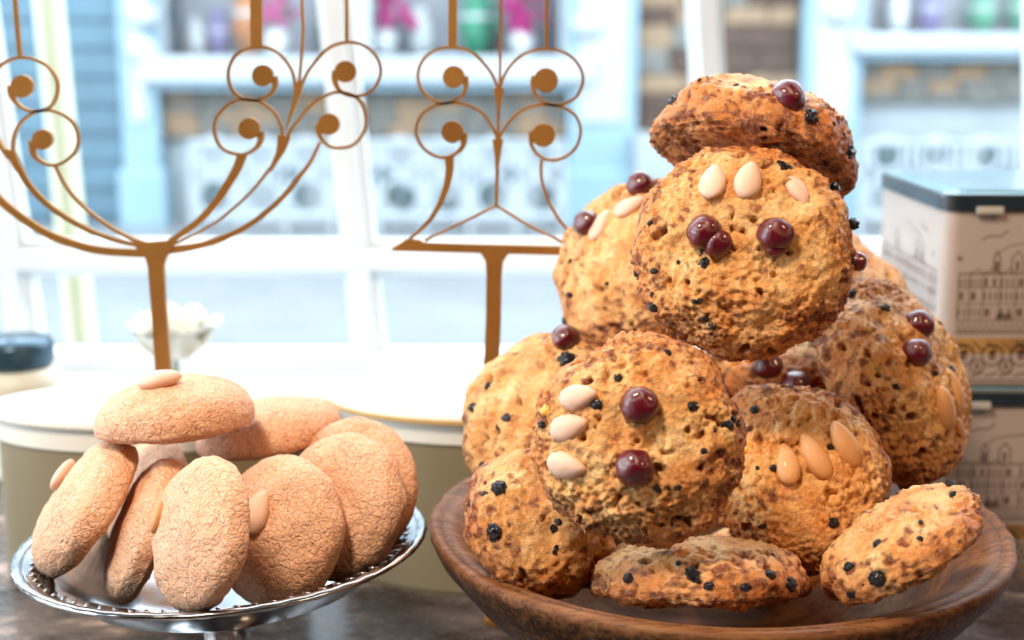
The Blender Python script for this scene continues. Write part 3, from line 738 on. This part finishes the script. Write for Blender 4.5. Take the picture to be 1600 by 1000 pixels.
# ------------------------------------------------------------------ silver cake stand
SC = P(350, 843, .70)
st = empty('cake_stand', (SC.x, SC.y, 0), 'tilted silver cake stand with engraved rim holding the almond macaroons', 'cake stand')
SR = .1035; sz = SC.z
def tilt(p): # right side slightly higher
    q = Vector(p) - SC; a = R_(2.2)
    return SC + Vector((q.x * math.cos(a) - q.z * math.sin(a), q.y, q.x * math.sin(a) + q.z * math.cos(a)))
mbd = MB().lathe([(0, -.0290), (.03, -.0285), (.055, -.0255), (.074, -.0165), (.084, -.0060), (.0870, -.0028), (.0985, .0004), (.1000, .0008),
                  (.1000, -.0012), (.090, -.0046), (.0865, -.0075), (.0765, -.0180), (.0565, -.0273), (.03, -.0305), (0, -.0310)], SC, 96)
mbd.v = [tilt(p) for p in mbd.v]; mbd.build('dish', M['silver'], st, True)
# rolled, chased rim
v = []; f = []; sg, rg = 192, 10
for k in range(sg):
    a = 2 * math.pi * k / sg
    for j in range(rg):
        b_ = 2 * math.pi * j / rg; rr_ = .0021 + .00022 * math.sin(k * 2 * math.pi / 4 + j)
        v.append(tilt(SC + Vector(((SR - .0015 + rr_ * 1.3 * math.cos(b_)) * math.cos(a), (SR - .0015 + rr_ * 1.3 * math.cos(b_)) * math.sin(a), .0006 + rr_ * .8 * math.sin(b_)))))
for k in range(sg):
    for j in range(rg): f.append((k * rg + j, ((k + 1) % sg) * rg + j, ((k + 1) % sg) * rg + (j + 1) % rg, k * rg + (j + 1) % rg))
MB().add(v, f).build('rim', M['silver'], st, True)
# engraved leaf ridges on the flat of the rim
for k in range(72):
    a = 2 * math.pi * k / 72; c = SC + Vector((.0945 * math.cos(a), .0945 * math.sin(a), -.0004))
    m = MB().ball((0, 0, 0), 1, 1, (.0036, .0013, .0006)); rot = Matrix.Rotation(a + .6, 3, 'Z'); m.v = [tilt(rot @ p + c) for p in m.v]
    m.build('engraved_leaf', M['silver'], st, True)
zb = sz - .0305
MB().lathe([(0, .0), (.042, .0), (.044, .003), (.036, .008), (.018, .016), (.012, .026), (.016, .034), (.012, .042), (.013, zb - .004), (.022, zb - .001), (.0, zb)], (SC.x, SC.y, 0), 48).build('foot', M['silver'], st, True)

# ------------------------------------------------------------------ numpy Perlin noise
_rs = np.random.RandomState(5); _perm = _rs.permutation(256); _perm = np.concatenate([_perm, _perm, _perm]); _g = _rs.normal(size=(256, 3)); _g /= np.linalg.norm(_g, axis=1)[:, None]
def pnoise(p):
    i = np.floor(p).astype(int); fr = p - i; i &= 255; u = fr * fr * fr * (fr * (fr * 6 - 15) + 10)
    out = 0
    for dx in (0, 1):
        wx = u[:, 0] if dx else 1 - u[:, 0]
        for dy in (0, 1):
            wy = u[:, 1] if dy else 1 - u[:, 1]
            for dz in (0, 1):
                wz = u[:, 2] if dz else 1 - u[:, 2]
                h = _perm[_perm[_perm[i[:, 0] + dx] + i[:, 1] + dy] + i[:, 2] + dz]
                out = out + wx * wy * wz * ((_g[h] * (fr - np.array([dx, dy, dz]))).sum(1))
    return out * 1.6
def fbm(p, o=3, g=.5):
    s = 0; a = 1
    for k in range(o): s = s + a * pnoise(p * 2 ** k + 17.3 * k); a *= g
    return s
def sstep(a, b, x): t = np.clip((x - a) / (b - a), 0, 1); return t * t * (3 - 2 * t)
EA, EC, EB = .84, .92, .5
_ico = {}
def ico(sub):
    if sub not in _ico:
        bm = bmesh.new(); bmesh.ops.create_icosphere(bm, subdivisions=sub, radius=1)
        _ico[sub] = (np.array([v.co[:] for v in bm.verts]), np.array([[v.index for v in f.verts] for f in bm.faces])); bm.free()
    return _ico[sub]
def cake_mesh(name, R, h, b, seed, kind, sub, oval=1.0):
    V, Fc = ico(sub); off = np.array([seed * 7.13, seed * 3.71, seed * 5.37])
    x, y, z = V[:, 0], V[:, 1], V[:, 2]
    rxy = np.sqrt(x * x + y * y) + 1e-9; ang = np.stack([x / rxy, y / rxy, 0 * x], 1)
    rp = rxy ** EA
    out = 1 + (.050 if kind == 'scone' else .022) * pnoise(ang * 1.3 + off) + (.022 if kind == 'scone' else .008) * pnoise(ang * 3.1 + off)
    zz = np.where(z > 0, h * np.abs(z) ** EC, -b * np.abs(z) ** EB)
    p = np.stack([x / rxy * rp * R * out * oval, y / rxy * rp * R * out, zz], 1)
    nrm = np.stack([x / R, y / R, np.where(z > 0, z / h, z / b * .5)], 1); nrm /= np.linalg.norm(nrm, axis=1)[:, None]
    q = p + off
    if kind == 'scone':
        top = sstep(-.35, .1, z)
        d = .0028 * pnoise(q * 42) + .0016 * pnoise(q * 95 + 5)
        rid = 1 - np.abs(pnoise(q * 150 + 9)) * 2
        act = sstep(-.35, .35, pnoise(q * 38 + 31))        # craggy patches against smoother ones
        d += (.35 + .65 * act) * (.0009 * rid * top + .0009 * pnoise(q * np.array([200, 200, 330]) + 2) + .0014 * pnoise(q * 430 + 4) + .0010 * pnoise(q * 900 + 4))
        pit = sstep(.28, .52, pnoise(q * 190 + 77)) * sstep(-.1, .3, pnoise(q * 60 + 12))
        d -= .0032 * pit
        toast = .62 * sstep(.02, .5, pnoise(q * np.array([150, 150, 210]) + 40)) + .55 * pit + .55 * sstep(.1, .5, pnoise(q * 330 + 3)) + .35 * sstep(.1, .5, pnoise(q * 620 + 3)) * sstep(.2,-.2, pnoise(q * 60 + 8)) + .18 * sstep(0, .5, pnoise(q * 30 + 50))
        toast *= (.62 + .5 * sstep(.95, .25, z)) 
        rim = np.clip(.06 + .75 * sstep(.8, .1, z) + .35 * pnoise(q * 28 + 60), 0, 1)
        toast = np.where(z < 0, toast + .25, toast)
    else:
        d = .0012 * pnoise(q * 60) + .0006 * pnoise(q * 170 + 5) + .00035 * pnoise(q * 420 + 5) + .0002 * pnoise(q * 900 + 5)
        toast = np.zeros(len(x)); rim = toast
    p = p + nrm * d[:, None]
    me = bpy.data.meshes.new(name)
    me.vertices.add(len(p)); me.vertices.foreach_set('co', p.astype(np.float32).ravel())
    me.loops.add(len(Fc) * 3); me.loops.foreach_set('vertex_index', Fc.astype(np.int32).ravel())
    me.polygons.add(len(Fc)); me.polygons.foreach_set('loop_start', np.arange(0, len(Fc) * 3, 3, dtype=np.int32))
    me.polygons.foreach_set('use_smooth', np.ones(len(Fc), bool)); me.update(calc_edges=True)
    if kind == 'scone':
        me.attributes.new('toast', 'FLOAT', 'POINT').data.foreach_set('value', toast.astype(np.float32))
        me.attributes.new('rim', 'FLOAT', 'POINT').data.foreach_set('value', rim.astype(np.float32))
    me.materials.append(M[kind]); return me, p, Fc
def orient(n, spin):
    nw = (CR * n[0] + CU * n[1] - CF * n[2]).normalized()
    ref = CU - nw * CU.dot(nw)
    if ref.length < .2: ref = CR - nw * CR.dot(nw)
    ref.normalize(); xx = ref.cross(nw); m = Matrix((xx, ref, nw)).transposed()
    return (m @ Matrix.Rotation(spin, 3, 'Z')).to_4x4()

# topping prototypes (share mesh data)
def topping(name, mat, fn, sub=3):
    V, Fc = ico(sub); p = fn(V.copy())
    me = bpy.data.meshes.new(name); me.from_pydata(p.tolist(), [], Fc.tolist()); me.update()
    me.polygons.foreach_set('use_smooth', [True] * len(me.polygons)); me.materials.append(mat); return me
def f_cherry(s, k):
    def fn(V):
        V = V * (1 + .10 * pnoise(V * 1.6 + s) + .03 * pnoise(V * 4.5 + s))[:, None]
        V[:, 0] *= 1 + k * .12; V[:, 2] *= .92
        V[:, 1] -= k * .16 * V[:, 0] ** 2
        return V
    return fn
def f_almond(s):
    def fn(V):
        t = V[:, 1]; wd = (1 - .26 * t - .10 * t * t)
        V[:, 0] *= wd * .62; V[:, 2] *= .38; V[:, :] *= (1 + .04 * pnoise(V * 3 + s))[:, None]; return V
    return fn
def f_currant(s):
    def fn(V):
        r = 1 - .75 * np.abs(pnoise(V * 2.3 + s)) + .16 * pnoise(V * 5 + s); V = V * r[:, None]; V[:, 0] *= 1.25; V[:, 2] *= .8; return V
    return fn
T = dict(cherry=[topping('cherry', M['cherry'], f_cherry(i * 3.1, k)) for i, k in enumerate((0, .5, 1.3))],
         almond=[topping('almond', M['almond'], f_almond(i * 2.3)) for i in range(3)],
         gold=[topping('almond', M['almond_gold'], f_almond(i * 2.3 + 9)) for i in range(3)],
         currant=[topping('currant', M['currant'], f_currant(i * 4.7), 3) for i in range(5)],
         peel=[topping('candied_peel', M['peel'], f_currant(3.3), 2)])
SIZE = dict(cherry=.0080, almond=.0100, gold=.0112, currant=.0022, peel=.0026)
SINK = dict(cherry=.12, almond=-.02, gold=-.05, currant=-.15, peel=-.2)

def place_top(o, mw, bvh, kind, px, py, sc=1.0, ang=0.0, var=None, sink=None):
    inv = mw.inverted(); d = ray(px, py).normalized()
    ol = inv @ CAM; dl = (inv.to_3x3() @ d).normalized()
    hit, nn, idx, dist = bvh.ray_cast(ol, dl)
    if hit is None:
        # nearest point on the cake to the sight line: toppings that peek over the edge
        best = None; base = (inv @ o['_c0']) if False else Vector((0, 0, 0)); t0 = (base - ol).dot(dl)
        for k in range(-30, 31):
            q = ol + dl * (t0 + k * .002); h2, n2, i2, d2 = bvh.find_nearest(q)
            if best is None or d2 < best[3]: best = (h2, n2, q, d2)
        if best[3] > .012: print('MISS', o.name, kind, px, py, best[3]); return
        hit, nn = best[0], best[1]
        hit = hit.lerp(best[2], .5)
    # smoother normal: cake direction
    zax = (nn * .5 + Vector((hit.x * .6 / .05, hit.y * .6 / .05, max(hit.z, .0) / .03)).normalized() * .9).normalized()
    upl = inv.to_3x3() @ (CU * math.cos(ang) + CR * math.sin(ang)); yax = (upl - zax * upl.dot(zax))
    if yax.length < .1: yax = Vector((1, 0, 0)) - zax * zax.x
    yax.normalize(); xax = yax.cross(zax)
    lst = T[kind]; me = lst[var % len(lst)] if var is not None else lst[rnd.randrange(len(lst))]
    c = bpy.data.objects.new(me.name.split('.')[0], me); COL.objects.link(c); c.parent = o
    s = SIZE[kind] * sc; xs = .80 if kind == 'gold' else 1.0; sk = SINK[kind] if sink is None else sink
    c.matrix_local = Matrix.Translation(hit + zax * s * sk) @ Matrix((xax, yax, zax)).transposed().to_4x4() @ Matrix.Diagonal((s * xs, s, s, 1))
    return c
def scatter(o, verts, n, seed, kind='currant', zmin=.15, h=.03):
    r2 = random.Random(seed); k = 0
    while k < n:
        i = r2.randrange(len(verts)); p = Vector(verts[i].tolist())
        if p.z < zmin * h: continue
        zax = Vector((p.x / .05, p.y / .05, p.z / .03)).normalized(); yax = zax.orthogonal().normalized(); yax = Matrix.Rotation(r2.uniform(0, 6.28), 3, zax) @ yax; xax = yax.cross(zax)
        me = r2.choice(T[kind]); c = bpy.data.objects.new(kind, me); COL.objects.link(c); c.parent = o
        s = SIZE[kind] * r2.uniform(.45, .85)
        c.matrix_local = Matrix.Translation(p - zax * s * .25) @ Matrix((xax, yax, zax)).transposed().to_4x4() @ Matrix.Scale(s, 4); k += 1

ADJ = {2: .985, 4: 1.085, 5: 1.032, 6: 1.008, 7: .992, 8: 1.022, 9: .925, 10: 1.010, 11: 1.05, 12: 1.0, 21: .995, 22: 1.03, 23: .985, 24: 1.002, 25: .958, 27: .975, 28: .984, 29: 1.0}
CAKES = []
def cake(kind, label, px, py, Y, R, h, b, n, spin, seed, tops=(), nsc=0, sub=None, oval=1.0, group=None):
    name = 'fruit_scone' if kind == 'scone' else 'almond_macaroon'
    t = ADJ.get(seed, 1.0); ctr_ = CAM + (P(px, py, Y) - CAM) * t; R, h, b = R * t, h * t, b * t
    sub = sub or (5 if kind != 'scone' else (7 if seed in (1, 2, 3, 4) else 6))
    me, p, Fc = cake_mesh(name, R, h, b, seed, kind, sub, oval)
    o = bpy.data.objects.new(name, me); COL.objects.link(o)
    tag(o, label, 'scone' if kind == 'scone' else 'biscuit', group)
    mw = Matrix.Translation(ctr_) @ orient(n, R_(spin)); o.matrix_world = mw; CAKES.append((seed, kind, mw.copy(), R, h, b, p[::23 if len(p) < 1e5 else 97]))
    if tops:
        bvh = BVHTree.FromPolygons(p.tolist(), Fc.tolist())
        for tp in tops: place_top(o, mw, bvh, *tp)
    if nsc: scatter(o, p, nsc, seed, h=h)
    return o

GS = 'fruit scones piled in the wooden bowl'
S = lambda *a, **k: cake('scone', *a, group=GS, **k)
# 1 upper front scone with a face
S('fruit scone facing front near the pile top, two cherry eyes below three almonds', 1160, 392, .665, .0515, .026, .014, (-.04, .20, .97), 0, 1, [
    ('cherry', 1100, 364, 1.0, -.9, 1), ('cherry', 1121, 381, .88, -.9, 0, -.1), ('cherry', 1211, 368, 1.05, 0, 0), ('cherry', 1211, 386, .62, 0, 0),
    ('almond', 1114, 283, 1.0, 0.05, 0), ('almond', 1169, 281, 1.02, .25, 1), ('almond', 1247, 297, .86, 3.0, 2),
    ('currant', 1223, 260, 1.5, .6), ('currant', 1232, 263, 1.1, 0), ('currant', 1100, 411, 1.25, 2.2), ('currant', 1022, 424, .9), ('currant', 1341, 349, 1.5), ('currant', 1020, 481, 1.4, 0), ('currant', 1092, 470, .8),
    ('currant', 1308, 291, 1.4), ('currant', 1100, 498, .8), ('currant', 1113, 510, 1.0), ('cherry', 1341, 408, .6, 0, 0), ('currant', 993, 428, .8), ('currant', 1015, 348, .7)], 6)
# 2 lower front scone
S('fruit scone facing front low in the pile, two cherries beside three stacked almonds', 999, 687, .610, .0470, .026, .014, (-.10, .08, .97), 30, 2, [
    ('cherry', 1000, 634, 1.05, 0, 0), ('cherry', 992, 729, 1.05, .3, 0),
    ('almond', 903, 620, .88, 1.5, 1), ('almond', 888, 667, .92, 1.4, 0), ('almond', 884, 728, .95, 1.6, 2),
    ('currant', 932, 632, 1.3, .2), ('currant', 1083, 634, 1.15), ('currant', 1142, 657, 1.9, .6), ('currant', 1137, 664, 1.2), ('currant', 966, 590, .9), ('currant', 1026, 764, .9), ('currant', 1100, 705, .7),
    ('currant', 1060, 762, .7), ('peel', 852, 641, 1.3), ('currant', 846, 664, .9), ('currant', 866, 826, 1.0)], 4)
# 3 lower right front scone
S('fruit scone with three slanted golden almonds, right of the low front scone', 1246, 745, .672, .0465, .024, .012, (.06, .30, .93), 100, 3, [
    ('gold', 1229, 723, 1.05, -.2, 0), ('gold', 1273, 712, 1.12, -.35, 1), ('gold', 1322, 694, 1.12, -.45, 2),
    ('currant', 1303, 818, 1.4), ('currant', 1208, 731, .8), ('currant', 1386, 783, 1.1), ('currant', 1190, 822, .9), ('currant', 1178, 640, 1.2), ('peel', 1165, 700, 1.6)], 4)
# 4 right scone seen half from the side
S('fruit scone leaning right, with two glossy cherries above two brown almonds', 1387, 594, .690, .0530, .029, .012, (.70, .37, .60), 40, 4, [
    ('cherry', 1431, 552, .98, 0, 0), ('cherry', 1435, 508, 1.0, .5, 1), ('gold', 1477, 640, 1.15, -.35, 0), ('gold', 1490, 610, 1.15, -.3, 1), ('gold', 1500, 668, .5, 0, 2),
    ('currant', 1332, 458, 1.6, .5), ('currant', 1384, 480, 1.3), ('currant', 1400, 604, .9), ('currant', 1487, 580, 1.5)], 5, oval=1.0)
# 5 upper left scone
S('fruit scone left of the face scone, almonds and cherries along its upper edge', 994, 420, .745, .0480, .027, .012, (-.62, .28, .62), 80, 5, [
    ('cherry', 1001, 290, .95, 0, 0), ('cherry', 918, 350, .95, .3, 0), ('almond', 984, 322, .95, 1.4, 0), ('almond', 938, 352, 1.0, .5, 1), ('gold', 910, 386, .75, .4, 2), ('gold', 1002, 304, .5, .4, 2),
    ('currant', 881, 502, 1.2), ('currant', 889, 460, 1.0), ('currant', 891, 408, .8), ('currant', 948, 443, .6)], 4)
# 6 left scone
S('pale topped fruit scone leaning left above the bowl edge, dotted with currants', 845, 652, .725, .0480, .025, .012, (-.50, .42, .62), 10, 6, [
    ('cherry', 884, 530, .95, 1.2, 2), ('currant', 886, 562, 2.5, .5), ('currant', 792, 655, 1.7, .2), ('currant', 738, 636, 1.4), ('currant', 762, 603, 1.2), ('currant', 754, 728, 1.3)], 3)
# 7 bottom left scone
S('craggy fruit scone at the left inside the bowl under the pale scone', 842, 822, .655, .0390, .024, .012, (.40, .62, .62), 200, 7, [
    ('currant', 779, 762, 1.9, .7), ('currant', 771, 831, 1.8, 1.3), ('currant', 757, 772, .9), ('currant', 866, 826, 1.0)], 4)
# 8 bottom front scone
S('fruit scone lying flat at the front of the bowl under the front scone', 1090, 914, .606, .0480, .021, .007, (.0, 1.0, -.10), 60, 8, [
    ('currant', 1083, 901, 1.9, 1.2), ('currant', 981, 903, 1.2), ('currant', 1204, 898, 1.3), ('currant', 1236, 914, 1.9, .3), ('currant', 1166, 918, 1.2), ('currant', 1108, 916, 1.0), ('currant', 1060, 880, .6)], 4)
# 9 bottom right scone
S('fruit scone tilted up at the right inside the bowl, edge toward the rim', 1408, 853, .655, .0430, .019, .009, (-.54, .84, .02), 140, 9, [
    ('currant', 1370, 905, 1.7, .2), ('currant', 1325, 886, 1.3), ('currant', 1372, 850, 1.2), ('currant', 1487, 757, 1.5), ('currant', 1492, 772, 1.0), ('currant', 1330, 930, 1.0)], 4)
# 10 top scone
S('topmost fruit scone lying across the pile with one cherry on its back', 1178, 237, .715, .0515, .030, .012, (.27, .92, -.20), 250, 10, [
    ('cherry', 1234, 149, 1.05, 1.0, 1, -.12), ('currant', 1053, 157, 1.8, 0), ('currant', 1267, 181, 1.9, -.6), ('currant', 1326, 237, 2.0, 0), ('currant', 1150, 134, .8)], 4)
# 11 behind right
S('fruit scone mostly hidden between the face scone and the right leaning one', 1325, 462, .790, .0460, .024, .010, (.5, .5, .4), 20, 11, [('currant', 1385, 440, 1.0)], 6)
# 12 inner dark scone
S('shaded fruit scone lying deep in the pile under the face scone, dark cherries in front', 1200, 584, .768, .0405, .020, .011, (.0, .96, .25), 70, 12, [('cherry', 1200, 573, 1.0, 0, 0), ('cherry', 1243, 604, 1.05, 0, 1), ('cherry', 1174, 648, 1.0, 0, 0)], 2)
S('shaded fruit scone on the bowl floor, in the gap between the two lowest front ones', 1172, 889, .748, .0370, .020, .010, (.0, .98, .19), 33, 13, [], 5)  # added scone: blocks light in the hollow pile and supports it

GM = 'almond macaroons on the silver stand'
Q = lambda *a, **k: cake('macaroon', *a, group=GM, **k)
RM = .0385
Q('topmost almond macaroon lying on the others with its almond on top', 275, 652, .705, .0400, .0200, .008, (-.08, .98, .14), 15, 21, [('almond', 251, 600, 1.15, 1.55, 0, .22)])
Q('almond macaroon lying at right behind the topmost one', 421, 678, .735, .0395, .0190, .008, (-.14, .98, .12), 80, 22)
Q('leftmost almond macaroon leaning out over the stand rim', 137, 794, .690, .0385, .0170, .008, (-.72, .52, .36), 40, 23, [('almond', 94, 740, .95, .6, 1, 0)])
Q('narrow seen almond macaroon second from the left', 228, 828, .672, .0375, .0140, .008, (-.84, .34, .28), 10, 24)
Q('almond macaroon third from the left, almond at its left edge', 314, 834, .650, .0375, .0140, .008, (-.70, .20, .62), 70, 25, [('gold', 247, 808, .72, .1, 2, 0)])
Q('almond macaroon in the middle front with a large almond at its left', 436, 830, .668, .0380, .0160, .008, (-.50, .16, .80), 90, 26, [('almond', 402, 802, 1.15, .35, 0, .1)])
Q('almond macaroon fourth in the standing row, right of the middle one', 531, 791, .700, .0385, .0150, .008, (-.45, .25, .80), 120, 27)
Q('rearmost almond macaroon at the right end of the stand', 550, 764, .725, .0380, .0150, .008, (-.35, .25, .85), 150, 28)
Q('shaded almond macaroon hidden behind the two left ones', 232, 778, .735, .0320, .0150, .008, (-.6, .3, .6), 30, 29, sub=5)
